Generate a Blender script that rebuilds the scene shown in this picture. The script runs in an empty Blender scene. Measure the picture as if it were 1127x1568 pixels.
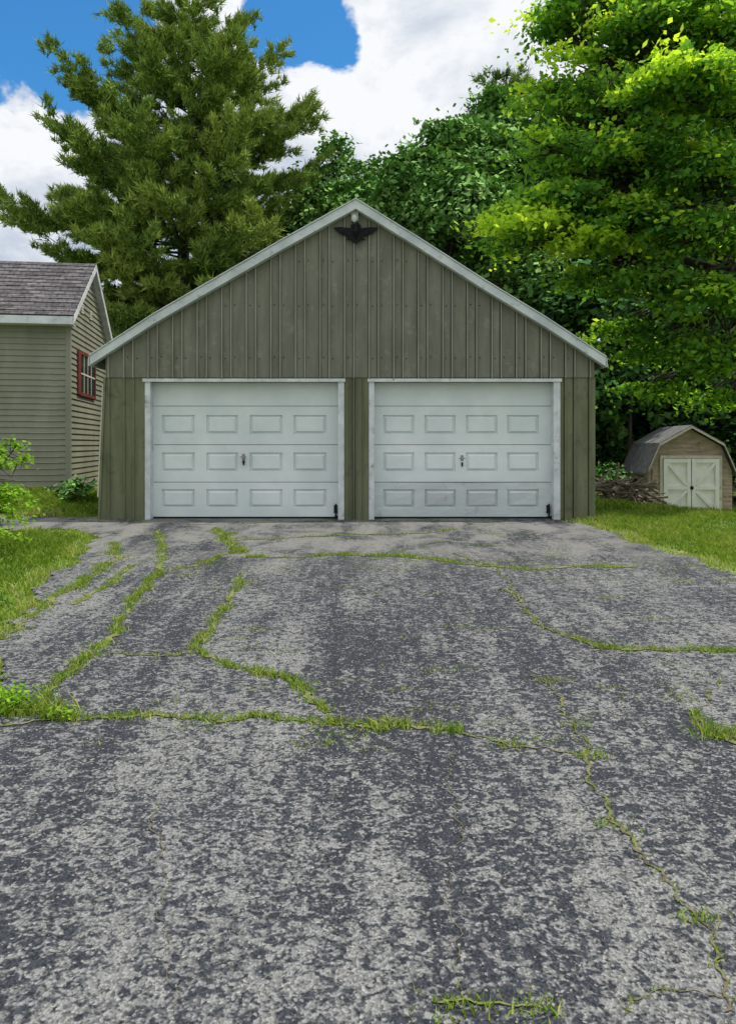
import bpy, math, random
import numpy as np
from mathutils import Vector, Matrix
rng=np.random.default_rng(7); random.seed(7)
F=1184.0; CZ=1.13; HY=680.0; CX=563.5
S=bpy.context.scene

def W(px,py,d): return np.array([(px-CX)*d/F, d, CZ+(HY-py)*d/F])
def sst(a,b,t):
    t=np.clip((np.asarray(t,float)-a)/(b-a),0,1); return t*t*(3-2*t)
def gz(x,y):
    x=np.asarray(x,float); y=np.asarray(y,float)
    z=-0.5+0.5*np.clip(y,-12,11.4)/11.4
    z=z+0.24*sst(-3.9,-5.4,x)*sst(11.2,14,y)
    z=z-0.65*sst(3.6,8,x)*sst(11,19,y)
    return z
def G(px,py):
    d=1.2
    while d<60:
        if CZ-(py-HY)/F*d < float(gz((px-CX)*d/F,d)): break
        d+=0.02
    return np.array([(px-CX)*d/F,d,float(gz((px-CX)*d/F,d))])

# ---------------- materials ----------------
def nt(name):
    m=bpy.data.materials.new(name); m.use_nodes=True
    t=m.node_tree; t.nodes.clear()
    o=t.nodes.new('ShaderNodeOutputMaterial'); b=t.nodes.new('ShaderNodeBsdfPrincipled')
    t.links.new(b.outputs[0],o.inputs[0]); return m,t,b,o
def coords(t,scale=(1,1,1)):
    tc=t.nodes.new('ShaderNodeTexCoord'); mp=t.nodes.new('ShaderNodeMapping')
    mp.inputs['Scale'].default_value=scale; t.links.new(tc.outputs['Object'],mp.inputs['Vector']); return mp.outputs[0]
def noise(t,vec,sc,det=4,rough=.55,dist=0):
    n=t.nodes.new('ShaderNodeTexNoise'); n.inputs['Scale'].default_value=sc; n.inputs['Detail'].default_value=det
    n.inputs['Roughness'].default_value=rough; n.inputs['Distortion'].default_value=dist
    t.links.new(vec,n.inputs['Vector']); return n.outputs[0]
def mrange(t,v,a,b,c=0,d=1,sm=False):
    n=t.nodes.new('ShaderNodeMapRange'); n.inputs[1].default_value=a;n.inputs[2].default_value=b
    n.inputs[3].default_value=c;n.inputs[4].default_value=d
    if sm: n.interpolation_type='SMOOTHSTEP'
    t.links.new(v,n.inputs[0]); return n.outputs[0]
def math_(t,op,a,b):
    n=t.nodes.new('ShaderNodeMath'); n.operation=op
    for i,v in enumerate((a,b)):
        if isinstance(v,(int,float)): n.inputs[i].default_value=v
        else: t.links.new(v,n.inputs[i])
    return n.outputs[0]
def mix(t,f,a,b,blend='MIX'):
    n=t.nodes.new('ShaderNodeMix'); n.data_type='RGBA'; n.blend_type=blend
    if isinstance(f,(int,float)): n.inputs[0].default_value=f
    else: t.links.new(f,n.inputs[0])
    for i,v in ((6,a),(7,b)):
        if isinstance(v,tuple): n.inputs[i].default_value=(*v,1) if len(v)==3 else v
        else: t.links.new(v,n.inputs[i])
    return n.outputs[2]
def bump(t,b,h,st,dist=.01):
    n=t.nodes.new('ShaderNodeBump'); n.inputs['Strength'].default_value=st; n.inputs['Distance'].default_value=dist
    t.links.new(h,n.inputs['Height']); t.links.new(n.outputs[0],b.inputs['Normal'])
def gray(t,f):
    n=t.nodes.new('ShaderNodeCombineColor')
    for i in range(3): t.links.new(f,n.inputs[i])
    return n.outputs[0]
def simple(name,c1,c2,sc=3,stretch=(1,1,1),rough=.6,dirt=None,fine=0,bmp=0,lo=.35,hi=.65,spec=.3):
    m,t,b,o=nt(name); v=coords(t,stretch)
    n1=noise(t,v,sc,4,.6); c=mix(t,mrange(t,n1,lo,hi),c1,c2)
    if dirt:
        v2=coords(t); n2=noise(t,v2,dirt[1],4,.7); c=mix(t,mrange(t,n2,dirt[2],dirt[3]),c,dirt[0])
    t.links.new(c,b.inputs['Base Color']); b.inputs['Roughness'].default_value=rough
    b.inputs['Specular IOR Level'].default_value=spec
    if bmp: bump(t,b,noise(t,v,sc*4,2),bmp,.02)
    return m

def m_asphalt():
    m,t,b,o=nt('asphalt_worn')
    v=coords(t)
    big=noise(t,coords(t,(1.5,.13,1)),1.0,3,.6,.3)
    strk=noise(t,coords(t,(1,.05,1)),19,1,.5,.3)
    med=noise(t,coords(t,(1,.6,1)),1.7,4,.65,.5)
    blob=noise(t,coords(t,(.85,1,1)),21,1.5,.55,1.3)
    blob2=noise(t,v,65,1,.6,.4)
    s=math_(t,'ADD',math_(t,'MULTIPLY',blob,1.0),math_(t,'MULTIPLY',blob2,.5))
    s=math_(t,'ADD',s,math_(t,'MULTIPLY',big,.6))
    s=math_(t,'ADD',s,math_(t,'MULTIPLY',med,.45))
    s=math_(t,'ADD',s,math_(t,'MULTIPLY',strk,.22))
    fac=mrange(t,s,1.31,1.53,0,1,True)
    vor=t.nodes.new('ShaderNodeTexVoronoi'); vor.inputs['Scale'].default_value=115; t.links.new(v,vor.inputs['Vector'])
    sep=t.nodes.new('ShaderNodeSeparateColor'); t.links.new(vor.outputs['Color'],sep.inputs[0])
    agg=mrange(t,sep.outputs[0],0,1,.4,1.65)
    light=mix(t,med,(.125,.13,.133),(.195,.192,.18))
    dark=mix(t,big,(.016,.019,.025),(.042,.046,.054))
    c=mix(t,fac,dark,light)
    c=mix(t,.85,c,gray(t,agg),'MULTIPLY')
    st=mrange(t,sep.outputs[1],.94,.97); c=mix(t,math_(t,'MULTIPLY',st,.5),c,(.36,.35,.33))
    sx=t.nodes.new('ShaderNodeSeparateXYZ'); t.links.new(v,sx.inputs[0])
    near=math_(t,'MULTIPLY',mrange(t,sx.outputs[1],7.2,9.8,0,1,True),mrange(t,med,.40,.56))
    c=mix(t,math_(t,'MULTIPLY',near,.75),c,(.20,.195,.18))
    t.links.new(c,b.inputs['Base Color']); b.inputs['Roughness'].default_value=.85; b.inputs['Specular IOR Level'].default_value=.2
    h=math_(t,'ADD',math_(t,'MULTIPLY',vor.outputs['Distance'],.7),math_(t,'MULTIPLY',blob,-.35))
    bump(t,b,h,1,.010); return m

def m_leaf(name,cs,trans,tf=.4):
    m=bpy.data.materials.new(name); m.use_nodes=True; t=m.node_tree; t.nodes.clear()
    o=t.nodes.new('ShaderNodeOutputMaterial')
    a=t.nodes.new('ShaderNodeAttribute'); a.attribute_name='tint'
    r=t.nodes.new('ShaderNodeValToRGB'); t.links.new(a.outputs['Fac'],r.inputs[0])
    e=r.color_ramp.elements; e[0].color=(*cs[0],1); e[0].position=0; e[1].color=(*cs[-1],1); e[1].position=1
    for i,c in enumerate(cs[1:-1]):
        x=e.new((i+1)/(len(cs)-1)); x.color=(*c,1)
    d=t.nodes.new('ShaderNodeBsdfDiffuse'); t.links.new(r.outputs[0],d.inputs[0])
    if tf<=0:
        t.links.new(d.outputs[0],o.inputs[0]); return m
    tr=t.nodes.new('ShaderNodeBsdfTranslucent')
    tm=mix(t,1.0,r.outputs[0],trans,'MULTIPLY'); t.links.new(tm,tr.inputs[0])
    ms=t.nodes.new('ShaderNodeMixShader'); ms.inputs[0].default_value=tf
    t.links.new(d.outputs[0],ms.inputs[1]); t.links.new(tr.outputs[0],ms.inputs[2]); t.links.new(ms.outputs[0],o.inputs[0]); return m

M={}
M['asphalt']=m_asphalt()
M['garage']=simple('garage_olive_metal',(.130,.130,.092),(.185,.185,.136),2.2,(3,3,.5),.5,((.25,.245,.19),6,.56,.8),bmp=.15)
M['rib']=simple('garage_rib_highlight',(.22,.22,.165),(.30,.30,.235),2.2,(3,3,.5),.4)  # lighter rib face: bright metal edge highlight painted into the colour
M['rib_shade']=simple('garage_rib_shade_side',(.035,.035,.024),(.06,.06,.042),2.2,(3,3,.5),.6)  # shadow line beside each rib, painted as a dark left face
M['garage_lo']=simple('garage_olive_lower',(.115,.125,.066),(.17,.18,.102),2.2,(3,3,.5),.5,((.08,.08,.05),4,.56,.75),bmp=.15)
M['white']=simple('white_paint',(.48,.51,.51),(.64,.67,.66),5,(1,1,1),.5,((.28,.26,.21),9,.56,.74))
M['cleanwhite']=simple('white_door_paint',(.74,.73,.67),(.84,.83,.78),5,(1,1,1),.6)
M['door']=simple('door_white_enamel',(.59,.65,.63),(.70,.745,.72),1.6,(1,1,1),.38,bmp=.12)
M['doorlow']=simple('door_white_dirty',(.59,.65,.63),(.53,.57,.55),3,(1,1,3),.45,((.34,.36,.33),4,.58,.75),bmp=.2)
M['fascia']=simple('fascia_weathered_white',(.42,.46,.46),(.58,.61,.60),3,(1,1,1),.5,((.22,.23,.21),8,.58,.75))
M['shingle']=simple('roof_shingle_grey',(.10,.10,.10),(.2,.2,.2),8,(1,1,1),.9,bmp=.5)
M['black']=simple('black_iron',(.008,.008,.009),(.014,.014,.016),10,rough=.6,spec=.1)
M['dark']=simple('dark_gap',(.01,.01,.01),(.02,.018,.015),10,rough=.9)
M['metal']=simple('galvanised_metal',(.2,.2,.2),(.35,.35,.35),10,rough=.4)
M['concrete']=simple('concrete_sill',(.2,.19,.17),(.32,.3,.27),8,rough=.9,bmp=.3)
M['glass']=simple('window_glass_dark',(.02,.025,.025),(.04,.05,.045),1.5,rough=.08,spec=.6)
M['red']=simple('barn_red_paint',(.13,.03,.025),(.18,.04,.035),6,rough=.6)
M['siding']=simple('vinyl_siding_olive',(.19,.195,.14),(.25,.25,.185),2,(1,1,.4),.55,((.15,.155,.11),5,.6,.8))
M['tan']=simple('shed_clapboard_tan',(.28,.22,.155),(.44,.35,.26),3,(1,1,3),.7,((.17,.13,.09),7,.55,.75))
M['cream']=simple('cream_trim',(.5,.46,.37),(.6,.56,.46),6,rough=.6,dirt=((.3,.27,.2),8,.58,.75))
M['bark']=simple('bark',(.035,.028,.022),(.10,.085,.07),9,(1,1,.25),.9)
M['wood']=simple('old_wood',(.10,.08,.055),(.2,.165,.12),8,rough=.9)
def m_shing():
    m,t,b,o=nt('house_roof_shingles'); 
    br=t.nodes.new('ShaderNodeTexBrick'); br.inputs['Scale'].default_value=1
    br.inputs['Brick Width'].default_value=.22; br.inputs['Row Height'].default_value=.13; br.inputs['Mortar Size'].default_value=.008
    br.inputs['Color1'].default_value=(.05,.045,.047,1); br.inputs['Color2'].default_value=(.13,.118,.122,1); br.inputs['Mortar'].default_value=(.012,.012,.012,1)
    tc=t.nodes.new('ShaderNodeTexCoord'); t.links.new(tc.outputs['UV'],br.inputs['Vector'])
    c=mix(t,.8,br.outputs[0],mix(t,mrange(t,noise(t,coords(t),14,4),.35,.65),(.35,.35,.35),(1.5,1.5,1.5)),'MULTIPLY')
    t.links.new(c,b.inputs['Base Color']); b.inputs['Roughness'].default_value=.95; bump(t,b,br.outputs['Fac'],-.6,.02); return m
M['hshing']=m_shing()
def m_lawn():
    m,t,b,o=nt('lawn_ground'); v=coords(t)
    c=mix(t,mrange(t,noise(t,v,1.2,3),.35,.65),(.08,.12,.025),(.14,.20,.04))
    c=mix(t,mrange(t,noise(t,v,3.5,3,.7),.52,.68),c,(.24,.21,.11))
    t.links.new(c,b.inputs['Base Color']); b.inputs['Roughness'].default_value=1; return m
M['lawn']=m_lawn()
M['moss']=simple('crack_moss',(.10,.14,.03),(.18,.17,.07),9,rough=1,dirt=((.07,.06,.04),14,.5,.7))
M['soil']=simple('crack_soil',(.05,.042,.028),(.16,.13,.075),12,rough=1,dirt=((.11,.13,.04),14,.5,.6))
M['grass']=m_leaf('grass_blades',[(.075,.15,.02),(.15,.26,.03),(.27,.37,.06),(.46,.43,.19)],(1.3,1.3,.7),.3)
M['pine']=m_leaf('pine_needles',[(.040,.088,.028),(.105,.18,.042),(.20,.30,.06),(.34,.42,.09)],(1.2,1.2,.6),0)
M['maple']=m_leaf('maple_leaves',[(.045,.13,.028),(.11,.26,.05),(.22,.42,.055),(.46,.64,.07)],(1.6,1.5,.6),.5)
M['decid']=m_leaf('broad_leaves',[(.05,.12,.035),(.10,.22,.06),(.17,.33,.09),(.27,.44,.12)],(1.3,1.3,.6),0)
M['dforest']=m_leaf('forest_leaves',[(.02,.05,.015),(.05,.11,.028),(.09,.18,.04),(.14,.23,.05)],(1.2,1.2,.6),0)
M['shrub']=m_leaf('shrub_leaves',[(.10,.2,.02),(.16,.32,.03),(.25,.42,.04),(.34,.5,.06)],(1.5,1.5,.6),.4)

# ---------------- mesh helpers ----------------
def empty(name,loc=(0,0,0),rz=0):
    e=bpy.data.objects.new(name,None); e.location=loc; e.rotation_euler=(0,0,rz); S.collection.objects.link(e); return e
class MB:
    def __init__(s): s.v=[];s.f=[];s.m=[];s.uv=[]
    def add(s,vs,fs,mi=0):
        o=len(s.v); s.v+= [tuple(map(float,p)) for p in vs]
        for f in fs: s.f.append([o+i for i in f]); s.m.append(mi)
    def quad(s,a,b,c,d,mi=0): s.add([a,b,c,d],[(0,1,2,3)],mi)
    def box(s,x0,x1,y0,y1,z0,z1,mi=0):
        s.add([(x0,y0,z0),(x1,y0,z0),(x1,y1,z0),(x0,y1,z0),(x0,y0,z1),(x1,y0,z1),(x1,y1,z1),(x0,y1,z1)],
              [(0,3,2,1),(4,5,6,7),(0,1,5,4),(1,2,6,5),(2,3,7,6),(3,0,4,7)],mi)
    def prism(s,poly,y0,y1,mi=0):  # poly in (x,z)
        n=len(poly); vs=[(x,y0,z) for x,z in poly]+[(x,y1,z) for x,z in poly]
        s.add(vs,[tuple(range(n)),tuple(range(2*n-1,n-1,-1))]+[(i,(i+1)%n,n+(i+1)%n,n+i)[::-1] for i in range(n)],mi)
    def beam(s,a,b,w,y0,y1,mi=0):
        a=np.array(a,float);b=np.array(b,float);d=(b-a)/np.linalg.norm(b-a);n=np.array([-d[1],d[0]])*w/2
        s.prism([tuple(a-n),tuple(b-n),tuple(b+n),tuple(a+n)],y0,y1,mi)
    def tube(s,pts,rad,n=6,mi=0):
        pts=[Vector(p) for p in pts]; rings=[]; o=len(s.v)
        for i,p in enumerate(pts):
            d=(pts[min(i+1,len(pts)-1)]-pts[max(i-1,0)]); 
            if d.length<1e-6: d=Vector((0,0,1))
            d.normalize(); u=d.orthogonal().normalized(); w=d.cross(u)
            if i and (u.dot(pu)<0.5):
                u=(pu-d*pu.dot(d)).normalized(); w=d.cross(u)
            pu=u
            for k in range(n):
                a=2*math.pi*k/n; q=p+(u*math.cos(a)+w*math.sin(a))*rad[i]; s.v.append((q.x,q.y,q.z))
        for i in range(len(pts)-1):
            for k in range(n):
                s.f.append([o+i*n+k,o+i*n+(k+1)%n,o+(i+1)*n+(k+1)%n,o+(i+1)*n+k]); s.m.append(mi)
    def obj(s,name,mats,parent=None,smooth=False,bevel=0):
        me=bpy.data.meshes.new(name); me.from_pydata(s.v,[],s.f)
        for m in mats: me.materials.append(M[m])
        me.polygons.foreach_set('material_index',s.m)
        if smooth: me.polygons.foreach_set('use_smooth',[True]*len(s.f))
        me.update(); ob=bpy.data.objects.new(name,me); S.collection.objects.link(ob)
        if parent: ob.parent=parent
        return ob
def fast_mesh(name,V,k,tint,mat,parent=None):
    n=V.shape[0]; me=bpy.data.meshes.new(name)
    me.vertices.add(n*k); me.vertices.foreach_set('co',V.reshape(-1).astype(np.float32))
    me.loops.add(n*k); me.loops.foreach_set('vertex_index',np.arange(n*k,dtype=np.int32))
    me.polygons.add(n); me.polygons.foreach_set('loop_start',np.arange(0,n*k,k,dtype=np.int32))
    try: me.polygons.foreach_set('loop_total',np.full(n,k,dtype=np.int32))
    except Exception: pass
    a=me.attributes.new('tint','FLOAT','FACE'); a.data.foreach_set('value',np.clip(tint,0,1).astype(np.float32))
    me.materials.append(M[mat]); me.update(calc_edges=True); me.validate()
    ob=bpy.data.objects.new(name,me); S.collection.objects.link(ob)
    if parent: ob.parent=parent
    return ob
def unit(a): return a/np.maximum(np.linalg.norm(a,axis=-1,keepdims=True),1e-9)
def leafV(c,nrm,size,asp=.62):
    n=len(c); r=unit(rng.normal(size=(n,3))); u=unit(np.cross(nrm,r)); v=np.cross(nrm,u)
    s=size[:,None]
    return np.stack([c+u*s,c+v*s*asp-u*s*.1,c-u*s*.9,c-v*s*asp-u*s*.1],1)

# ---------------- ground ----------------
def axis(lo,hi,fl,fh,step):
    a=list(np.arange(fl,fh+1e-6,step)); s=step; x=fh
    while x<hi: s*=1.3; x+=s; a.append(min(x,hi))
    s=step; x=fl
    while x>lo: s*=1.3; x-=s; a.insert(0,max(x,lo))
    return np.array(a)
xs=axis(-400,400,-12,14,.3); ys=axis(-60,600,-4,24,.3)
X,Y=np.meshgrid(xs,ys); Z=gz(X,Y)
nx,ny=len(xs),len(ys)
mb=MB(); mb.v=list(map(tuple,np.stack([X,Y,Z],-1).reshape(-1,3).tolist()))
mb.f=[[j*nx+i,j*nx+i+1,(j+1)*nx+i+1,(j+1)*nx+i] for j in range(ny-1) for i in range(nx-1)]; mb.m=[0]*len(mb.f)
mb.obj('ground',['lawn'],smooth=True)
ly=[-4,3.0,4.3,5.4,7.5,9.4,9.9,10.4]; lx=[-2.7,-2.3,-2.05,-2.6,-3.05,-3.3,-3.5,-4.0]
ry=[-4,5,7.56,11.4]; rx=[4.6,4.1,3.6,2.95]
def wob(a,b): return .06*np.sin(a*3.1+1)+.05*np.sin(a*7.7+b*2)+.03*np.sin(a*17+b*5)
def in_drive(x,y):
    x=np.asarray(x,float);y=np.asarray(y,float)
    l=np.interp(y,ly,lx)+wob(y,1); r=np.interp(y,ry,rx)+wob(y,3)
    main=(x>l)&(x<r)&(y<11.75)
    br=(x<-3.2)&(y>10.45+wob(x,2))&(y<11.7+wob(x,4))
    return main|br
c=.06; gx=np.arange(-12,5.2,c); gy=np.arange(-4,12.0,c)
GXm,GYm=np.meshgrid(gx,gy); zz=gz(GXm,GYm)+.02
keep=in_drive(GXm[:-1,:-1]+c/2,GYm[:-1,:-1]+c/2)
jj,ii=np.nonzero(keep); n0=len(gx)
mb=MB(); mb.v=list(map(tuple,np.stack([GXm,GYm,zz],-1).reshape(-1,3).tolist()))
mb.f=[[j*n0+i,j*n0+i+1,(j+1)*n0+i+1,(j+1)*n0+i] for j,i in zip(jj.tolist(),ii.tolist())]; mb.m=[0]*len(mb.f)
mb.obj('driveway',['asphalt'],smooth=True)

# ---------------- grass ----------------
def blades(x,y,h,w,lean=.5,zoff=0.0):
    n=len(x); z=gz(x,y)+zoff; a=rng.uniform(0,2*np.pi,n); u=np.stack([np.cos(a),np.sin(a),0*a],1)
    p=np.stack([x,y,z],1); l=rng.normal(size=(n,2))*lean*h[:,None]
    tip=p+np.stack([l[:,0],l[:,1],h],1)
    mid=(p*.55+tip*.45)+np.stack([-l[:,0]*.15,-l[:,1]*.15,0.1*h],1)
    return np.stack([p-u*w[:,None],p+u*w[:,None],mid+u*w[:,None]*.8,tip,mid-u*w[:,None]*.8],1)
def patchy(x,y): return .5+.2*np.sin(x*2.3+y*1.1)+.2*np.sin(x*5.1-y*3.7+1)+.15*np.sin(x*11.3+y*8.1)
def lawn(x0,x1,y0,y1,n,h0,h1,w=.006,tb=.15):
    x=rng.uniform(x0,x1,n);y=rng.uniform(y0,y1,n); k=~in_drive(x,y)
    k&=~((x>-3.97)&(x<3.4)&(y>11.35)&(y<19)); k&=(np.abs(x)/np.maximum(y,.1)<.56)
    p=patchy(x,y); k&=rng.uniform(0,1,n)<(.35+.9*p)
    edge=in_drive(x+.25,y)|in_drive(x-.25,y)|in_drive(x,y-.25)|in_drive(x,y+.25)
    k&=~(edge&(rng.uniform(0,1,n)<.45))
    x=x[k];y=y[k];p=p[k];edge=edge[k]; h=rng.uniform(h0,h1,len(x))*(.45+.9*p)
    return blades(x,y,h,rng.uniform(.6,1.3,len(x))*w), np.clip(tb+.4*p+.25*edge+rng.normal(0,.2,len(x)),0,1)
parts=[lawn(-5.5,-2,4,10.6,85000,.02,.07,.006,.08),lawn(2.8,7.5,7,13,80000,.03,.08,.006,.25),lawn(3.3,13,13,22,45000,.05,.14,.012,.2),
       lawn(-8.5,-3.9,11.6,14.6,45000,.05,.14,.008,.2)]
V=np.concatenate([p[0] for p in parts]); T=np.concatenate([p[1] for p in parts])
fast_mesh('lawn_grass',V,5,T,'grass')

cr=[ # pts, density, width, soil?
 ([(0,1122),(60,1112),(100,1108),(150,1107),(220,1104),(270,1105),(340,1110),(400,1108),(450,1112),(500,1115)],.55,.03,0),
 ([(500,1115),(560,1118),(610,1120),(660,1125),(705,1132)],1.0,.042,0),
 ([(705,1132),(780,1145),(890,1165)],.15,.014,1),
 ([(40,1100),(60,1085),(90,1055),(120,1020),(160,995),(180,965),(200,930),(230,895),(245,880),(300,870),(350,850),(375,848)],.75,.04,0),
 ([(160,1007),(240,1010),(300,1005)],.2,.014,0),
 ([(300,1005),(340,1020),(400,1038),(450,1050),(475,1070),(495,1100)],.8,.034,0),
 ([(300,1000),(320,970),(345,935),(365,900),(370,885)],.6,.036,0),
 ([(375,856),(440,857),(520,853),(600,855),(650,858)],.75,.045,0),
 ([(650,858),(700,865),(760,872),(830,875),(870,872),(900,870),(975,873)],.45,.06,0),
 ([(330,812),(360,830),(420,828),(520,822),(640,820),(700,812)],.3,.05,0),
 ([(0,985),(40,955),(90,915),(130,895),(160,870),(180,860),(175,835)],.7,.06,0),
 ([(770,905),(800,930),(820,960),(860,975),(900,990),(920,1000)],.25,.018,1),
 ([(860,975),(920,1000),(980,998),(1040,1003),(1127,1003),(1200,1005)],.65,.034,0),
 ([(820,1040),(850,1070),(875,1110),(895,1150),(900,1180),(920,1230),(935,1275),(990,1320),(1030,1370),(1060,1415),(1090,1470),(1105,1510),(1120,1568)],.10,.014,1),
 ([(1060,1100),(1085,1125),(1127,1145),(1180,1150)],.8,.04,0),
 ([(1100,1050),(1085,1080),(1062,1100)],.25,.012,1),
 ([(665,1563),(720,1555),(770,1562),(830,1560)],.3,.008,0),
 ([(950,1560),(1050,1535),(1127,1550)],.2,.008,1),
 ([(240,815),(250,840),(245,880)],.4,.05,0),
 ([(200,870),(160,905),(110,930)],.4,.045,0),
 ([(330,812),(350,835),(375,850)],.7,.07,0),
 ([(690,850),(760,872),(800,925)],.15,.015,1),
 ([(120,800),(230,803),(320,806),(500,800),(640,800),(760,803)],.15,.025,1),
 ([(245,1240),(240,1330),(262,1450),(255,1568)],0.0,.004,1),
 ([(690,1160),(698,1300),(688,1420),(702,1530)],0.0,.004,1),
]
moss=MB(); bx=[];by=[];bh=[]
for pts,dens,wd,so in cr:
    P=np.array([G(*p)[:2] for p in pts]); seg=np.linalg.norm(np.diff(P,axis=0),axis=1); cum=np.r_[0,np.cumsum(seg)]; L=cum[-1]
    n=max(8,int(L/.012)); s=np.linspace(0,L,n); x=np.interp(s,cum,P[:,0]);y=np.interp(s,cum,P[:,1])
    ph=rng.uniform(0,9); jit=.018*np.sin(s*9+ph)+.012*np.sin(s*23+ph*2)+.008*np.sin(s*61+ph*3)+rng.normal(0,.003,n)
    tx=np.gradient(x);ty=np.gradient(y);l=np.hypot(tx,ty)+1e-9; nxv=-ty/l;nyv=tx/l
    x=x+nxv*jit;y=y+nyv*jit
    ww=wd*.5*(.15+.9*np.abs(np.sin(s*5+ph)*np.sin(s*2.1+ph*2))+.6*rng.uniform(0,1,n))
    z=gz(x,y)+.025
    o=len(moss.v)
    for i in range(n):
        moss.v.append((x[i]-nxv[i]*ww[i],y[i]-nyv[i]*ww[i],z[i])); moss.v.append((x[i]+nxv[i]*ww[i],y[i]+nyv[i]*ww[i],z[i]))
    for i in range(n-1): moss.f.append([o+2*i,o+2*i+1,o+2*i+3,o+2*i+2]); moss.m.append(so)
    nb=int(L*dens*1500*(.6+wd*10)); 
    if nb:
        q=rng.uniform(0,L,nb); den=.45+.6*np.sin(q*5+ph)*np.sin(q*2.3+ph*3)+.3*np.sin(q*19+ph)
        q=q[rng.uniform(0,1,len(q))<(.08+den)]
        off=rng.normal(0,wd*.6,len(q))*(.6+.8*np.abs(np.sin(q*7)))
        bx.append(np.interp(q,s,x)+np.interp(q,s,nxv)*off); by.append(np.interp(q,s,y)+np.interp(q,s,nyv)*off)
        bh.append(rng.uniform(.01,.045,len(q))*(.5+dens*.7))
for k in range(190):
    px=rng.uniform(0,1127); py=rng.uniform(800,900) if k<130 else rng.uniform(900,1160); p=G(px,py)
    nb=rng.integers(10,50); bx.append(p[0]+rng.normal(0,.07,nb)); by.append(p[1]+rng.normal(0,.03,nb)); bh.append(rng.uniform(.006,.02,nb))
for px,py,nb,h in [(1062,1415,50,.04),(905,1165,70,.04),(1105,1135,200,.07),(95,1105,150,.10),(20,1100,500,.09),(610,1120,200,.045),(820,1560,60,.03),(700,1560,80,.03),(935,1275,40,.03),(785,1148,60,.03),(140,1010,80,.03),(355,820,150,.04),(880,1120,40,.03)]:
    p=G(px,py); bx.append(p[0]+rng.normal(0,.035+nb/5000,nb)); by.append(p[1]+rng.normal(0,.03,nb)); bh.append(rng.uniform(.3,1,nb)*h)
moss.obj('driveway_crack',['moss','soil'])
x=np.concatenate(bx);y=np.concatenate(by);h=np.concatenate(bh)
V=blades(x,y,h,rng.uniform(.0018,.004,len(x)),.6,.02)
fast_mesh('crack_grass',V,5,rng.normal(.5,.28,len(x)),'grass')
wd_=empty('weed_plant'); c0=G(95,1108)
cc=[];nn=[];sz=[]
for k in range(40):
    a=rng.uniform(0,6.28); r=rng.uniform(.01,.09); cc.append([c0[0]+r*math.cos(a),c0[1]+r*math.sin(a)*.7,c0[2]+.03+rng.uniform(0,.06)]); nn.append([math.cos(a)*.5,math.sin(a)*.5,1]); sz.append(rng.uniform(.015,.035))
fast_mesh('leaves',leafV(np.array(cc),unit(np.array(nn)),np.array(sz),.35),4,rng.uniform(.2,.9,40),'shrub',wd_)
st=MB(); st.tube([c0,c0+np.array([0,0,.08]),c0+np.array([.01,0,.17])],[.004,.003,.001],4); st.obj('stem',['wood'],wd_)

# ---------------- garage ----------------
D=11.4; s_=D/F
def gx_(p): return (p-CX)*s_
def gzz(p): return CZ+(HY-p)*s_
g=empty('garage')
rake=[(143,547),(240,484),(330,432),(430,374),(545,310),(640,369),(735,430),(830,488),(923,549)]
R=[(gx_(a),gzz(b)) for a,b in rake]
rxs=[r[0] for r in R]; rzs=[r[1] for r in R]
def roofz(x): return float(np.interp(x,rxs,rzs))
zj=gzz(578); xl_b,xl_t,xr=gx_(151),gx_(160),gx_(911)
up=MB(); drop=.17
cols=[gx_(163)]+[r[0] for r in R[1:-1]]+[gx_(909)]
poly=[(cols[0],zj)]+[(cols[-1],zj)]+[(x,roofz(x)-drop+.06) for x in cols[::-1]]
up.prism(poly,D-.02,D+.08)
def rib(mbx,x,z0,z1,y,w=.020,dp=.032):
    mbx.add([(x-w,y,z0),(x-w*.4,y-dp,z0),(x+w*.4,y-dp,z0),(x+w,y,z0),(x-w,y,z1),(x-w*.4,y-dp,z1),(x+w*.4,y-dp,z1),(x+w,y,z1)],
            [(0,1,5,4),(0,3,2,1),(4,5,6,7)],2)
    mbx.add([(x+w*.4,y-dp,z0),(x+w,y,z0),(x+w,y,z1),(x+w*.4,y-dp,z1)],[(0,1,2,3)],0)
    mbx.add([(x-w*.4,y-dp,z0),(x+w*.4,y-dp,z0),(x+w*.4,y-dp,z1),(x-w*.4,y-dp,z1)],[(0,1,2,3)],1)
x=gx_(168); k=0; ribs=[]
while x<gx_(905): ribs.append(x); x+= .135 if k%2 else .225; k+=1
for x in ribs:
    zt=roofz(x)-drop+.03
    if zt>zj+.05: rib(up,x,zj-.01,zt,D-.02)
up.obj('gable_siding',['garage','rib','rib_shade'],g)
scw=MB()
for zrow in (gzz(548),gzz(468),gzz(400)):
    for i in range(len(ribs)-1):
        x=(ribs[i]+.05)
        if roofz(x)-drop-.15>zrow: scw.box(x-.007,x+.007,D-.028,D-.0201,zrow-.007+.012*math.sin(i*2),zrow+.007+.012*math.sin(i*2))
scw.obj('screws',['dark'],g)
lo=MB()
dl=(gx_(228),gx_(520)); dr=(gx_(571),gx_(850)); dt=gzz(583)
def wallseg(a,b,z0,z1):
    lo.box(a,b,D,D+.15,z0,z1)
lo.prism([(xl_b,-.03),(dl[0],-.03),(dl[0],zj),(xl_t,zj)],D,D+.15)
wallseg(dl[1],dr[0],-.03,zj); wallseg(dr[1],xr,-.03,zj); wallseg(dl[0],dl[1],dt,zj); wallseg(dr[0],dr[1],dt,zj)
for x in ribs:
    if (dl[0]-.12<x<dl[1]+.12) or (dr[0]-.1<x<dr[1]+.12): continue
    if x<xl_t+.02: continue
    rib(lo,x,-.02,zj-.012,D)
for x in (gx_(536),gx_(545),gx_(556)): rib(lo,x,-.02,zj-.012,D,.012)
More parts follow.
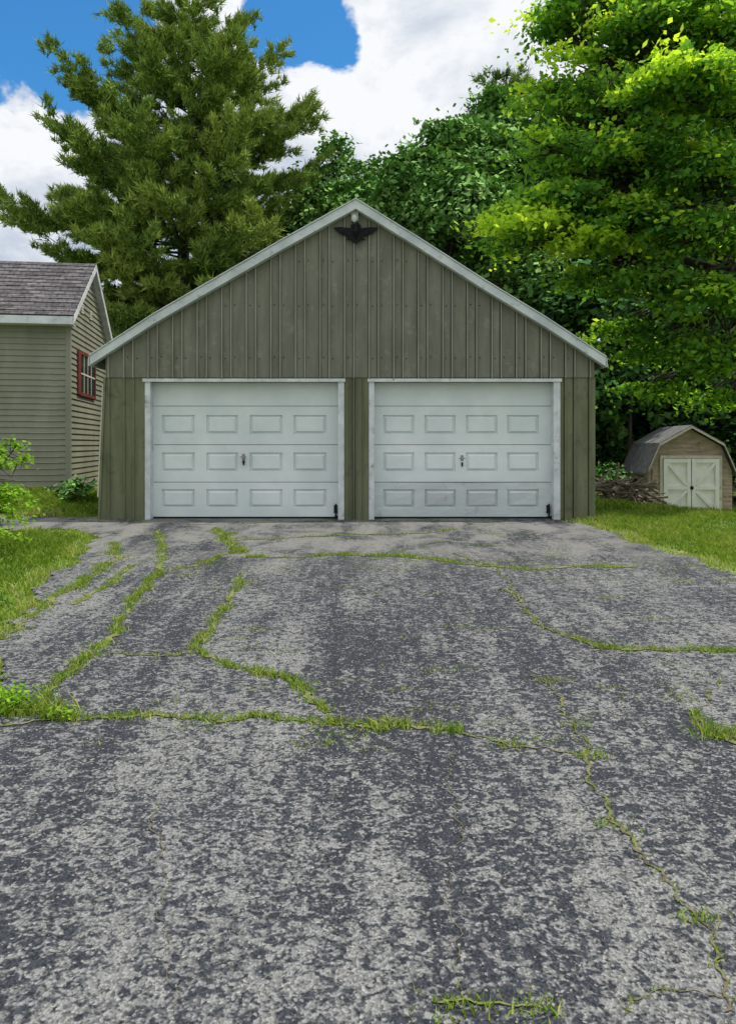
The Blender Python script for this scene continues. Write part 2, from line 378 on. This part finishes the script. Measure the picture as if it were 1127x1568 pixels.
lo.tube([(xl_b+.015,D-.01,0),(xl_t+.015,D-.01,zj)],[.022,.022],4)
lo.obj('lower_siding',['garage_lo','garage_lo','rib_shade'],g)
sd=MB(); B=D+7.6
sd.box(xl_t,xl_t+.1,D+.15,B,-.6,roofz(xl_t)-.1); sd.box(xr-.1,xr,D+.15,B,-.8,roofz(xr)-.1)
sd.prism([(xl_t+.1,-.8),(xr-.1,-.8)]+[(x,roofz(x)-.16) for x in cols[::-1]],B-.1,B)
for i in range(24):
    y=D+.3+i*.31; sd.box(xr,xr+.02,y,y+.04,-.7,roofz(xr)-.12)
sd.obj('side_walls',['garage'],g)
cs_=MB(); cs_.prism([(xl_b-.012,.35),(xl_b+.012,.35),(xl_t+.0,2.0),(xl_t-.024,2.0)],D-.012,D-.002); cs_.obj('corner_strip',['cream'],g)
rf=MB()
for i in range(len(R)-1):
    a,b=R[i],R[i+1]
    rf.prism([(a[0],a[1]-.05),(b[0],b[1]-.05),(b[0],b[1]+.012),(a[0],a[1]+.012)],D-.12,B+.2,0)
rf.obj('roof',['shingle'],g)
fa=MB()
for i in range(len(R)-1):
    a,b=R[i],R[i+1]
    fa.prism([(a[0],a[1]-.135),(b[0],b[1]-.135),(b[0],b[1]-.005),(a[0],a[1]-.005)],D-.155,D-.125)
    fa.prism([(a[0],a[1]-.138),(b[0],b[1]-.138),(b[0],b[1]-.115),(a[0],a[1]-.115)],D-.125,D-.03)
    fa.prism([(a[0],a[1]+.0),(b[0],b[1]+.0),(b[0],b[1]+.018),(a[0],a[1]+.018)],D-.17,D-.11)
fa.box(R[0][0]-.015,R[0][0]+.008,D-.155,B+.2,R[0][1]-.14,R[0][1]-.01); fa.box(R[-1][0]-.008,R[-1][0]+.015,D-.155,B+.2,R[-1][1]-.14,R[-1][1]-.01)
fa.obj('rake_fascia',['fascia'],g)
tr=MB()
for (a,b) in ((223,231),(518,527),(565,573),(847,857)):
    tr.box(gx_(a),gx_(b),D-.02,D+.2,-.01,gzz(585))
for a,b in ((222,527),(565,857)):
    tr.box(gx_(a)-.02,gx_(b)+.02,D-.04,D+.02,gzz(585)+.002,gzz(580))
tr.obj('door_trim',['white'],g)
fl=MB(); fl.box(xl_t+.1,xr-.1,D+.25,B-.1,-.02,.02); fl.box(xl_t+.1,xr-.1,D+.9,D+1,0.02,2.2); fl.obj('interior_floor',['dark'],g)

def door(name,px0,px1,cols_,handle,bent):
    m=MB(); Yf=D+.15; x0,x1=gx_(px0)-.01,gx_(px1)+.01
    seams=[584,621,681,739,793]
    rows={1:(635,665),2:(693,723),3:(750,779)}
    for si in range(4):
        zt,zb=gzz(seams[si])-.004,gzz(seams[si+1])+.004
        xb=[x0]; 
        for a,b in cols_: xb+=[gx_(a),gx_(b)]
        xb.append(x1)
        zb_=[zb]+([gzz(rows[si][1]),gzz(rows[si][0])] if si in rows else [])+[zt]
        def yy(x,z):
            if not bent: return Yf
            t=1-abs((x-(x0+x1)/2)/((x1-x0)/2)); e=0
            if si==3: e=.08*max(t,0)*(z-zb)/(zt-zb)
            if si==2: e=.02*max(t,0)*(zt-z)/(zt-zb)
            return Yf-e
        mi=1 if (si==3 and bent) else 0
        for i in range(len(xb)-1):
            for j in range(len(zb_)-1):
                a,b,c_,d=xb[i],xb[i+1],zb_[j],zb_[j+1]
                def ring(ins,dep): return [(a+ins,yy(a,c_)+dep,c_+ins),(b-ins,yy(b,c_)+dep,c_+ins),(b-ins,yy(b,d)+dep,d-ins),(a+ins,yy(a,d)+dep,d-ins)]
                if si in rows and i%2==1 and j==1:
                    rr=[ring(0,0),ring(.008,.028),ring(.020,.028),ring(.050,-.004)]
                    vs=sum(rr,[]); fs=[]
                    for q in range(3):
                        for e in range(4): fs.append((q*4+e,q*4+(e+1)%4,q*4+4+(e+1)%4,q*4+4+e))
                    fs.append((12,13,14,15)); m.add(vs,fs,mi)
                else: m.add(ring(0,0),[(0,1,2,3)],mi)
        m.quad((x0,yy(x0,zt),zt),(x1,yy(x1,zt),zt),(x1,Yf+.03,zt),(x0,Yf+.03,zt),mi)
        m.quad((x0,yy(x0,zb),zb),(x1,yy(x1,zb),zb),(x1,Yf+.03,zb),(x0,Yf+.03,zb),mi)
    m.box(x0-.02,x1+.02,Yf+.045,Yf+.06,0.03,dt+.1,2)
    m.box(x0,x1,Yf-.012,Yf+.03,.0,gzz(793)-.002,2)
    hx,hz=gx_(handle[0]),gzz(handle[1])
    m.tube([(hx,Yf-.05,hz+.03),(hx,Yf+.01,hz+.03)],[.009,.009],8,3)
    m.box(hx-.045,hx+.045,Yf-.06,Yf-.045,hz+.02,hz+.04,3); m.box(hx-.022,hx+.022,Yf-.008,Yf-.001,hz-.06,hz+.075,3)
    m.box(hx-.01,hx+.012,Yf-.03,Yf-.009,hz-.09,hz-.03,2)
    bx_=x1-.07
    m.box(bx_,bx_+.05,Yf-.03,Yf-.001,.1,.22,2); m.box(bx_+.01,bx_+.09,Yf-.06,Yf-.03,.0,.06,2); m.tube([(bx_+.03,Yf-.04,.0),(bx_+.03,Yf-.04,.24)],[.012,.012],6,2)
    return m.obj(name,['door','doorlow','dark','metal'],g)
door('garage_door',232,517,[(244,295),(313,362),(380,431),(448,499)],(371,703),False)
door('garage_door.001',574,846,[(587,635),(651,699),(715,764),(779,828)],(709,705),True)
ap=MB(); ap.prism([(xl_b,-.05),(xr,-.05),(xr,.012),(xl_b,.012)],D+.005,D+.22); ap.obj('threshold',['concrete'],g)
eg=MB()
def ex(px,py): return (gx_(px),gzz(py))
half=[(545,348),(549,344),(553,348),(553,352),(560,351),(568,350),(579,351),(575,355),(571,357),(572,359),(565,360),(566,362),(559,362),(556,365),(559,369),(556,370),(553,368),(550,372),(546,374)]
pl=[ex(*p) for p in half]+[ex(2*545-p[0],p[1]) for p in half[::-1][:-1]]
eg.prism([p for p in pl[::-1]],D-.09,D-.06); eg.tube([(gx_(545),D-.1,gzz(368)),(gx_(545),D-.12,gzz(358)),(gx_(545),D-.11,gzz(348)),(gx_(548),D-.13,gzz(345))],[.01,.045,.03,.008],8)
eg.obj('eagle_ornament',['black'],g)
lt=MB(); lt.box(gx_(538),gx_(549),D-.08,D-.02,gzz(340),gzz(326)); lt.tube([(gx_(543),D-.10,gzz(343)),(gx_(543),D-.10,gzz(338)),(gx_(543),D-.10,gzz(333))],[.02,.05,.03],10)
lt.obj('floodlight',['white'],g,True)

# ---------------- house (left) ----------------
h=empty('clapboard_house',(-5.40,14.0,0),math.radians(8.5))
hm=MB(); Wd,Dp=5.0,3.5; zE,zR,z0=3.5,4.70,.15
p=.107; z=z0
while z<zE:
    z2=min(z+p,zE)
    hm.quad((-Wd,-.022,z),(0,-.022,z),(0,-.003,z2),(-Wd,-.003,z2)); hm.quad((-Wd,0,z),(0,0,z),(0,-.022,z),(-Wd,-.022,z)); z+=p
z=z0
def yr(z):
    if z<=zE: return 0,Dp
    t=(z-zE)/(zR-zE)*Dp/2; return t,Dp-t
while z<zR-.03:
    z2=min(z+p,zR-.02); a,b=yr(z); a2,b2=yr(z2)
    hm.quad((.022,a,z),(.022,b,z),(.003,b2,z2),(.003,a2,z2)); hm.quad((0,a,z),(0,b,z),(.022,b,z),(.022,a,z)); z+=p
hm.box(-Wd,-.01,.01,Dp,-.2,zE-.01); hm.obj('siding',['siding'],h)
f2=MB(); f2.box(-Wd,0.01,-.005,.02,-.1,z0-.002); f2.box(-.02,.01,.02,Dp,-.1,z0-.002); f2.obj('foundation',['concrete'],h)
ct=MB(); ct.box(-.06,.026,-.028,.06,z0,zE); ct.obj('corner_post',['siding'],h)
rm=MB(); sl=(zR-zE)/(Dp/2)
e0=(-.28,zE-.28*sl+.10); rg=(Dp/2,zR+.10); e1=(Dp+.28,zE-.28*sl+.10)
xR=.14
L=math.hypot(rg[0]-e0[0],rg[1]-e0[1])
nrow=14
uvs=[]
for sidei,(A,Bq) in enumerate(((e0,rg),(e1,rg))):
    for r in range(nrow):
        t0,t1=r/nrow,(r+1)/nrow
        y0_,z0_=A[0]+(Bq[0]-A[0])*t0,A[1]+(Bq[1]-A[1])*t0; y1_,z1_=A[0]+(Bq[0]-A[0])*t1,A[1]+(Bq[1]-A[1])*t1
        rm.quad((-Wd-.2,y0_,z0_+.018),(xR,y0_,z0_+.018),(xR,y1_,z1_+.002),(-Wd-.2,y1_,z1_+.002))
        uvs+=[(0,t0*L),(Wd+.4,t0*L),(Wd+.4,t1*L),(0,t1*L)]
        rm.quad((-Wd-.2,y0_,z0_-.01),(xR,y0_,z0_-.01),(xR,y0_,z0_+.018),(-Wd-.2,y0_,z0_+.018)); uvs+=[(0,t0*L)]*4
ro=rm.obj('roof',['hshing'],h); uvl=ro.data.uv_layers.new(name='UVMap'); uvl.data.foreach_set('uv',np.array(uvs).reshape(-1))
wt=MB()
wt.box(-Wd-.2,xR-.03,-.30,-.27,e0[1]-.15,e0[1]-.012)
wt.box(-Wd-.2,xR-.03,-.27,.0,e0[1]-.15,e0[1]-.13)
for A in (e0,e1):
    wt.add([(xR-.03,A[0],A[1]-.15),(xR-.03,rg[0],rg[1]-.15),(xR-.03,rg[0],rg[1]-.012),(xR-.03,A[0],A[1]-.012),
            (xR,A[0],A[1]-.15),(xR,rg[0],rg[1]-.15),(xR,rg[0],rg[1]-.012),(xR,A[0],A[1]-.012)],
           [(0,1,2,3),(4,5,6,7),(0,1,5,4),(3,2,6,7),(0,4,7,3),(1,5,6,2)])
    wt.quad((0,A[0],A[1]-.14),(0,rg[0],rg[1]-.14),(xR-.03,rg[0],rg[1]-.14),(xR-.03,A[0],A[1]-.14))
wt.obj('fascia',['white'],h)
wn=MB(); wy0,wy1,wz0,wz1=.75,2.1,2.12,2.85
wn.box(.0,.03,wy0,wy1,wz0,wz1,0)
for a,b,c_,d in ((wy0-.06,wy0,wz0-.06,wz1+.06),(wy1,wy1+.06,wz0-.06,wz1+.06),(wy0,wy1,wz1,wz1+.06),(wy0,wy1,wz0-.06,wz0)): wn.box(.02,.05,a,b,c_,d,2)
for k in range(1,4): y=wy0+(wy1-wy0)*k/4; wn.box(.028,.04,y-.012,y+.012,wz0,wz1,1)
wn.box(.028,.041,wy0,wy1,(wz0+wz1)/2-.015,(wz0+wz1)/2+.015,1)
wn.box(.02,.05,wy0-.22,wy0-.07,wz0-.05,wz1+.05,2)
wn.obj('window',['glass','cream','red'],h)
vt=MB()
for y in (.95,1.75): 
    for k in range(4): vt.box(.015,.035,y-.1,y+.1,3.66+k*.05,3.69+k*.05)
vt.obj('gable_vent',['cream'],h)

# ---------------- garden shed (right) ----------------
sh=empty('garden_shed',(7.9,19.0,-.66),math.radians(-4))
hw=1.0; eZ,kx,kZ,pZ=1.12,.74,1.74,2.16; DpS=2.2
prof=[(-hw,0),(hw,0),(hw,eZ),(kx,kZ),(0,pZ),(-kx,kZ),(-hw,eZ)]
def hwz(z):
    if z<eZ: return hw
    if z<kZ: return hw+(kx-hw)*(z-eZ)/(kZ-eZ)
    return kx*(1-(z-kZ)/(pZ-kZ))
m=MB(); z=0
while z<pZ-.02:
    z2=min(z+.1,pZ); a,b=hwz(z),hwz(z2); m.quad((-a,-.016,z),(a,-.016,z),(b,-.002,z2),(-b,-.002,z2)); m.quad((-a,0,z),(a,0,z),(a,-.016,z),(-a,-.016,z)); z+=.1
m.prism(prof,.005,DpS)
z=0
while z<eZ:
    for sg in (-1,1): m.quad((sg*(hw+.016),0,z),(sg*(hw+.016),DpS,z),(sg*(hw+.002),DpS,min(z+.1,eZ)),(sg*(hw+.002),0,min(z+.1,eZ)))
    z+=.1
m.obj('siding',['tan'],sh)
m=MB(); rp=[(-hw-.09,eZ-.1),(-kx-.03,kZ+.03),(0,pZ+.05),(kx+.03,kZ+.03),(hw+.09,eZ-.1)]
for i in range(4):
    a,b=rp[i],rp[i+1]; m.prism([(a[0],a[1]),(b[0],b[1]),(b[0],b[1]+.05),(a[0],a[1]+.05)],-.14,DpS+.1,0)
m.obj('roof',['shingle'],sh)
m=MB()
for i in range(4):
    a,b=rp[i],rp[i+1]; m.prism([(a[0],a[1]-.03),(b[0],b[1]-.03),(b[0],b[1]+.02),(a[0],a[1]+.02)],-.165,-.142,0)
dx0,dx1,dz=-.66,.68,1.44
m.box(dx0-.07,dx0,-.05,-.018,.02,dz+.07);m.box(dx1,dx1+.07,-.05,-.018,.02,dz+.07);m.box(dx0,dx1,-.05,-.018,dz,dz+.07)
m.obj('trim',['cream'],sh)
m=MB()
for a,b in ((dx0+.01,-.0),(.02,dx1-.01)):
    m.box(a,b,-.04,-.02,.05,dz-.01)
    m.box(a,a+.09,-.085,-.041,.05,dz-.01);m.box(b-.09,b,-.085,-.041,.05,dz-.01)
    for zc in (.10,dz*.5,dz-.06): m.box(a+.091,b-.091,-.083,-.041,zc-.045,zc+.045)
    m.beam((a+.1,.17),(b-.1,dz*.5-.07),.07,-.080,-.041) if a<0 else m.beam((b-.1,.17),(a+.1,dz*.5-.07),.07,-.080,-.041)
    m.beam((b-.1,dz*.5+.07),(a+.1,dz-.12),.07,-.080,-.041) if a<0 else m.beam((a+.1,dz*.5+.07),(b-.1,dz-.12),.07,-.080,-.041)
m.obj('double_door',['cleanwhite'],sh)
m=MB(); m.box(-.02,.05,-.105,-.086,.68,.76); m.box(-.004,.024,-.044,-.0405,.05,dz-.01); m.obj('latch',['black'],sh)

m=MB()
for k in range(110):
    p=W(rng.uniform(920,992),760,rng.uniform(15.5,18)); p[2]=gz(p[0],p[1])+rng.uniform(0,.5)
    a=rng.uniform(0,3.14);l=rng.uniform(.3,.9); d=np.array([math.cos(a),math.sin(a)*.5,rng.uniform(-.4,.7)])*l*.6
    m.tube([p-d,p+d*.1+rng.normal(0,.03,3),p+d],[.035,.026,.012],5)
for px in (985,992,940): 
    p=W(px,760,18); p[2]=gz(p[0],p[1]); m.tube([p,p+np.array([.1,0,1.0])],[.03,.025],5)
m.obj('brush_pile',['wood'])

# ---------------- trees ----------------
def crown(tree,name,ells,mat,nc,per,cr_,leaf,trunk_base=None,flat=.45,tintb=.45,up=.6,trunk_r=.2,top=None,spread=.6,nj=.42,ct=.15,lit=0.0,clear=None):
    ells=[(np.array(c,float),np.array(r,float)) for c,r in ells]
    vol=np.array([np.prod(r)**.75 for c,r in ells]); pr=vol/vol.sum()
    idx=rng.choice(len(ells),nc,p=pr)
    C0=np.array([ells[i][0] for i in idx]); RR=np.array([ells[i][1] for i in idx])
    dr_=unit(rng.normal(size=(nc,3))); dr_[:,2]=np.where(dr_[:,2]<-.4,-dr_[:,2],dr_[:,2])
    q=rng.uniform(.25,1.12,nc)**.6
    C=C0+dr_*RR*q[:,None]
    if clear is not None:   # keep foliage out of a cylinder of open air (cx,cy,r,zmax)
        bad=(np.hypot(C[:,0]-clear[0],C[:,1]-clear[1])<clear[2])&(C[:,2]<clear[3]); ok=~bad
        C,C0,RR,dr_,q=C[ok],C0[ok],RR[ok],dr_[ok],q[ok]; nc=len(C)
    pern=np.maximum(6,(per*rng.uniform(.35,1.65,nc)).astype(int)); ci=np.repeat(np.arange(nc),pern); n=len(ci)
    sc=rng.uniform(.5,1.5,nc)*cr_
    a=rng.uniform(0,6.28,nc); ax=np.stack([np.cos(a),np.sin(a),rng.normal(-.1,.25,nc)],1)
    g3=rng.normal(size=(n,3)); loc=g3*np.array([.7,.7,flat])*sc[ci][:,None]*spread + ax[ci]*(rng.normal(size=n)*sc[ci]*spread)[:,None]
    pos=C[ci]+loc
    pos[:,2]-= .22*np.linalg.norm(loc[:,:2],axis=1)
    tilt=rng.normal(0,.35,(nc,3))
    nrm=unit(np.array([0,0,up])+.3*dr_[ci]+tilt[ci]*up+rng.normal(0,nj,(n,3)))
    size=leaf*rng.uniform(.55,1.3,n)
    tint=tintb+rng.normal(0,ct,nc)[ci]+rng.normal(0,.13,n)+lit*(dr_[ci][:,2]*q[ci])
    fast_mesh('foliage',leafV(pos,nrm,size),4,tint,mat,tree)
    if trunk_base is not None:
        m=MB(); b=np.array(trunk_base,float); top=np.array(top if top is not None else ells[0][0],float)
        pts=[b+(top-b)*t+np.array([math.sin(t*5)*.12,math.cos(t*4)*.1,0]) for t in np.linspace(0,1,9)]; pts[0]=b
        m.tube(pts,[trunk_r*(1-.8*t) for t in np.linspace(0,1,9)],8)
        for (c,r) in ells:
            t=np.clip(rng.uniform(.3,.75),0,1); a=b+(top-b)*t
            mid=(a+c)/2+np.array([0,0,.3]); 
            m.tube([a,mid,c],[trunk_r*.45,trunk_r*.3,trunk_r*.18],6)
            sel=[k for k in range(nc) if (C0[k]==c).all()][:40]
            for k in sel:
                st_=mid+(c-mid)*rng.uniform(.2,1); md=(st_+C[k])/2+rng.normal(0,.12,3)
                m.tube([st_,md,C[k]],[trunk_r*.12,trunk_r*.08,.008],4)
        m.obj('trunk',['bark'],tree,True)

def pine(name,base,H,prof,seed_off,ntuft=52,nl=12,need=.2,zstart=.1,wbr=6,mat='pine',tb=.42,dens=.42,wf=.08):
    t=empty(name); base=np.array(base,float); m=MB()
    tp=[base+np.array([.12*math.sin(k*.9+seed_off),.1*math.cos(k*.7),H*k/12]) for k in range(13)]
    m.tube(tp,[.30*(1-k/12.6)+.015 for k in range(13)],9)
    tp2=[base+np.array([.15+.9*min(k/5,1)*(1 if k else .2),.1,H*.35+H*.5*k/8]) for k in range(9)]
    m.tube(tp2,[.15*(1-k/9)+.015 for k in range(9)],7)
    P=[];Dv=[];TT=[]
    z=H*zstart
    while z<H*.985:
        a0=rng.uniform(0,6.28); nb=wbr+(z<H*.8)+2*(z>H*.88)
        for k in range(nb):
            a=a0+k*2*math.pi/nb+rng.normal(0,.2)
            lL,lR=np.interp(z/H,prof[0],prof[1]),np.interp(z/H,prof[0],prof[2])
            w=(1-math.cos(a))/2; Lh=(lL*w+lR*(1-w))*rng.uniform(.55,1.12)
            if Lh<.3: Lh=.3
            rise=rng.uniform(.05,.38)*(.5+z/H)
            ctr=base+np.array([.12*math.sin(z/H*12*.9+seed_off),0,z+rng.normal(0,.12)])
            dh=np.array([math.cos(a),math.sin(a),0])
            def bp(u): return ctr+dh*Lh*u+np.array([0,0,Lh*rise*(u*.35+u*u*.65)-.12*Lh*math.sin(u*3.1)*.6])
            m.tube([bp(u) for u in (0,.35,.7,1)],[.05*(1-z/H)+.02,.03*(1-z/H)+.012,.014,.005],5)
            side=np.array([-math.sin(a),math.cos(a),0]); btint=rng.normal(0,.14)
            ns=max(5,int(Lh*4.2))
            for j in range(ns):
                u=rng.uniform(.22,1); sg=rng.choice([-1,1]); l2=Lh*.34*rng.uniform(.4,1)*(1.2-.65*u)+.15
                o=bp(u); dd=unit(dh*.75+side*sg*rng.uniform(.3,1)+np.array([0,0,rng.uniform(.0,.5)]))
                if j%2==0: m.tube([o,o+dd*l2],[.010,.004],3)
                nt_=max(4,int(l2*ntuft*dens*.62))
                for q in range(nt_):
                    v=rng.uniform(.1,1.05); P.append(o+dd*l2*v); Dv.append(dd*.7+np.array([0,0,.65])); TT.append(btint+.22*v+.16*u)
        z+=H*.032*rng.uniform(.75,1.25)
    P=np.array(P)+rng.normal(0,.055,(len(P),3));Dv=unit(np.array(Dv)+rng.normal(0,.25,(len(P),3)));TT=np.array(TT); n=len(P)
    ci=np.repeat(np.arange(n),nl); d=unit(Dv[ci]+rng.normal(0,.5,(n*nl,3))); L=need*rng.uniform(.6,1.25,n*nl)
    sd_=unit(np.cross(d,rng.normal(size=(n*nl,3)))); w=need*wf
    b=P[ci]+rng.normal(0,.03,(n*nl,3)); V=np.stack([b-sd_*w,b+sd_*w,b+d*L[:,None]],1)
    fast_mesh('foliage',V,3,tb+TT[ci]+rng.normal(0,.12,n*nl),mat,t)
    m.obj('trunk',['bark'],t,True); print(name,'needles',n*nl)
    return t
pb=W(287,680,24.); pb[2]=0
pine('pine_tree',pb,14.7,([0,.12,.2,.3,.4,.5,.56,.64,.7,.78,.85,.91,.96,1],
  [2.4,2.9,3.4,3.8,4.4,5.0,4.6,3.9,3.4,2.9,2.2,1.8,1.3,.6],
  [2.4,2.9,3.2,3.4,3.6,3.8,3.9,3.9,3.8,3.4,2.7,2.1,1.5,.8]),0,dens=.85,nl=10,need=.22,wbr=7,tb=.40,wf=.085)
pb=W(775,680,29.); pb[2]=0
pine('pine_tree.001',pb,15.2,([0,.2,.4,.6,.8,.92,1],[2.5,3,3.2,2.9,2.0,1.2,.3],[2.5,3,3.2,2.9,2.0,1.2,.3]),2,ntuft=36,nl=9,need=.26,tb=.2,dens=.5,zstart=.45)

def E(px,py,d,rx_,rz_,ry_=None):
    s=d/F; return (W(px,py,d),(rx_*s,(ry_ if ry_ else rx_)*s,rz_*s))
t=empty('aspen_tree'); b=W(540,680,27); b[2]=0
crown(t,'a',[E(515,250,27,24,45),E(565,290,27,28,50),E(480,310,27,40,55),E(540,360,27,80,80),E(450,380,27,50,60),E(595,310,28,30,45)],'decid',380,60,.42,.10,b,tintb=.7,trunk_r=.16)
t=empty('maple_tree.001'); b=W(680,680,25); b[2]=0
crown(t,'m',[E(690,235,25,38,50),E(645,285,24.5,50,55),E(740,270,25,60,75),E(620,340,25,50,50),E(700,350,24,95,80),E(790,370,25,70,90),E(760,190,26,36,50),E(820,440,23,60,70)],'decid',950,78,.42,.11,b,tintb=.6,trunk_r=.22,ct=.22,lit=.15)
t=empty('maple_tree.002'); b=W(960,680,24); b[2]=-.5
SC=(7.9,19.2,2.7,2.6)
crown(t,'m',[E(900,300,25,120,150),E(960,470,22,110,110),E(1060,400,23,110,150),E(880,520,22,60,90),E(1000,200,25,120,130),E(930,610,21,60,60)],'decid',700,65,.5,.135,b,tintb=.2,trunk_r=.25,clear=SC)

t=empty('maple_tree'); b=np.array([9.6,15.5,-.6])
ells=[E(860,45,14.5,46,38),E(910,15,14,78,45),E(1010,45,13.5,100,60),E(1110,60,13,80,70),E(840,150,14.5,50,35),E(920,165,14,90,40),E(1040,140,12.5,95,42),
 E(855,235,14,65,32),E(960,250,13.5,110,42),E(1080,270,13,90,50),E(805,325,14.3,60,24),E(880,318,14,85,30),E(970,340,13.5,90,36),E(1070,365,13,90,44),
 E(780,368,14.2,45,14),E(905,425,14.5,50,16),E(985,440,14,70,26),E(1080,460,13.5,80,38),E(965,505,15,52,18),E(1035,540,15,80,28),E(1110,560,14.5,60,36),E(1005,597,16,52,16),E(1110,612,16,50,16),
 E(1180,200,13.5,90,150),E(1200,430,14.5,90,120)]
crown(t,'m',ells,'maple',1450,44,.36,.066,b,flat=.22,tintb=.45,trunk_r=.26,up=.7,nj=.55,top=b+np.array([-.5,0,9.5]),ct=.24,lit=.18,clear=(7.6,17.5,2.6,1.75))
crown(t,'b',[E(1050,130,12.2,95,28),E(800,340,13.6,60,18),E(900,368,13.6,75,10),E(1000,110,12.4,45,20),E(880,90,13.6,50,18)],'maple',110,44,.32,.066,None,flat=.2,tintb=.95,up=.7,nj=.55)

t=empty('forest')
def belt(y0,y1,n,px0,px1,topf,nc,per,cr_,leaf,tb):
    el=[]
    for k in range(n):
        px=px0+(px1-px0)*(k+.5)/n+rng.normal(0,12); d=rng.uniform(y0,y1); s=d/F
        top=CZ+(HY-topf(px))*s*rng.uniform(.88,1.0)
        for zc,rr in ((top*.78,.22),(top*.45,.3),(top*.14,.22)):
            el.append((np.array([(px-CX)*s+rng.normal(0,.5),d+rng.normal(0,.5),zc]),(rng.uniform(1.6,2.6),rng.uniform(1.6,2.6),top*rr)))
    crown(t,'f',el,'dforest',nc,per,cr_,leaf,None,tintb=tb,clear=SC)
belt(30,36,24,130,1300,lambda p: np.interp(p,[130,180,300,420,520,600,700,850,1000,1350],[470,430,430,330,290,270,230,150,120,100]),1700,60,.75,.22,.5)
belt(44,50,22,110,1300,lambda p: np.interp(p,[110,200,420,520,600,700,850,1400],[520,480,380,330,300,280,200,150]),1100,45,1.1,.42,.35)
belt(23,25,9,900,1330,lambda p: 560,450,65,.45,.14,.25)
m=MB()
for k in range(70):
    px=rng.uniform(130,1350); d=rng.uniform(22,40); p=W(px,680,d); 
    if p[0]<4.5 and d<27: continue
    p[2]=-.7; hgt=rng.uniform(5,9); m.tube([p,p+np.array([rng.normal(0,.2),0,hgt*.5]),p+np.array([rng.normal(0,.4),0,hgt])],[rng.uniform(.06,.16),.07,.03],6)
m.obj('trunks',['bark'],t,True)

t=empty('leafy_shrub'); b=np.array([-4.6,8.9,-.12])
crown(t,'s',[((-4.35,8.9,.95),(.40,.45,.28)),((-4.2,8.8,.5),(.35,.4,.16)),((-4.5,9.0,.3),(.45,.45,.22)),((-4.9,8.9,.7),(.6,.5,.5)),((-4.3,8.5,.15),(.35,.3,.12))],'shrub',140,36,.13,.032,b,flat=.3,tintb=.45,trunk_r=.035,up=.8)
t=empty('weed_clump'); b=G(15,1095)
crown(t,'w',[((b[0]-.1,b[1]+.02,b[2]+.07),(.22,.12,.06))],'shrub',40,30,.05,.014,None,tintb=.4)
t=empty('undergrowth_bush')
crown(t,'u',[(W(925,735,19.5),(.6,.4,.4)),(W(975,700,23.0),(1.0,.6,.7)),((-5.0,13.2,.35),(.3,.25,.15))],'decid',90,60,.25,.06,None,tintb=.4)

# ---------------- world ----------------
sunv=Vector((.38,.035,.92)).normalized(); el=math.asin(sunv.z); rot=math.atan2(sunv.x,sunv.y)
w=bpy.data.worlds.new('World'); S.world=w; w.use_nodes=True; t=w.node_tree; t.nodes.clear()
o=t.nodes.new('ShaderNodeOutputWorld'); sky=t.nodes.new('ShaderNodeTexSky'); sky.sky_type='NISHITA'; sky.sun_disc=False
sky.sun_elevation=el; sky.sun_rotation=rot; sky.ozone_density=2.0; sky.air_density=1.0; sky.dust_density=.4
b1=t.nodes.new('ShaderNodeBackground'); b1.inputs[1].default_value=.14
sat=mix(t,1.0,sky.outputs[0],(.34,.90,1.22),'MULTIPLY'); t.links.new(sat,b1.inputs[0])
tc=t.nodes.new('ShaderNodeTexCoord'); v=tc.outputs['Generated']
mp=t.nodes.new('ShaderNodeMapping'); mp.inputs['Scale'].default_value=(1,1,1.5); t.links.new(v,mp.inputs[0])
n1=noise(t,mp.outputs[0],6.5,6,.62,.1); n2=noise(t,mp.outputs[0],5.0,6,.6,.2)
cov=mrange(t,n1,.25,.75,.42,1.22)
def hole(px,py,r,amt):
    d=np.array([(px-CX)/F,1,(HY-py)/F]); d/=np.linalg.norm(d)
    n=t.nodes.new('ShaderNodeVectorMath'); n.operation='DISTANCE'; n.inputs[1].default_value=tuple(d); t.links.new(v,n.inputs[0])
    return mrange(t,n.outputs['Value'],0,r,amt,0,True)
for h_ in ((30,-10,.20,.95),(140,10,.09,.4),(470,35,.10,.75),(415,20,.08,.55),(525,70,.05,.3),(20,330,.06,.25)): cov=math_(t,'SUBTRACT',cov,hole(*h_))
fac=mrange(t,cov,.40,.56,0,1,True)
cc_=mix(t,mrange(t,n2,.38,.58),(.50,.58,.70),(.95,.97,1.0))
sx=t.nodes.new('ShaderNodeSeparateXYZ'); t.links.new(v,sx.inputs[0])
b2=t.nodes.new('ShaderNodeBackground'); t.links.new(mrange(t,sx.outputs[2],.52,.8,1.0,1.7,True),b2.inputs[1]); t.links.new(cc_,b2.inputs[0])  # clouds overhead, out of view, brightened to add ambient fill
ms=t.nodes.new('ShaderNodeMixShader'); t.links.new(fac,ms.inputs[0]); t.links.new(b1.outputs[0],ms.inputs[1]); t.links.new(b2.outputs[0],ms.inputs[2]); t.links.new(ms.outputs[0],o.inputs[0])
sl=bpy.data.lights.new('sun','SUN'); sl.energy=4.3; sl.angle=math.radians(.5); sl.color=(1,.95,.87)
so=bpy.data.objects.new('sun',sl); S.collection.objects.link(so)
so.rotation_euler=sunv.to_track_quat('Z','Y').to_euler()

cam=bpy.data.cameras.new('camera'); co=bpy.data.objects.new('camera',cam); S.collection.objects.link(co)
cam.sensor_fit='VERTICAL'; cam.sensor_height=24; cam.lens=24*F/1568; cam.shift_y=-(784-HY)/1568; cam.clip_end=2000; cam.clip_start=.05
co.location=(0,0,CZ); co.rotation_euler=(math.radians(90),0,0); S.camera=co
S.view_settings.view_transform='Standard'; S.view_settings.look='None'; S.view_settings.exposure=0
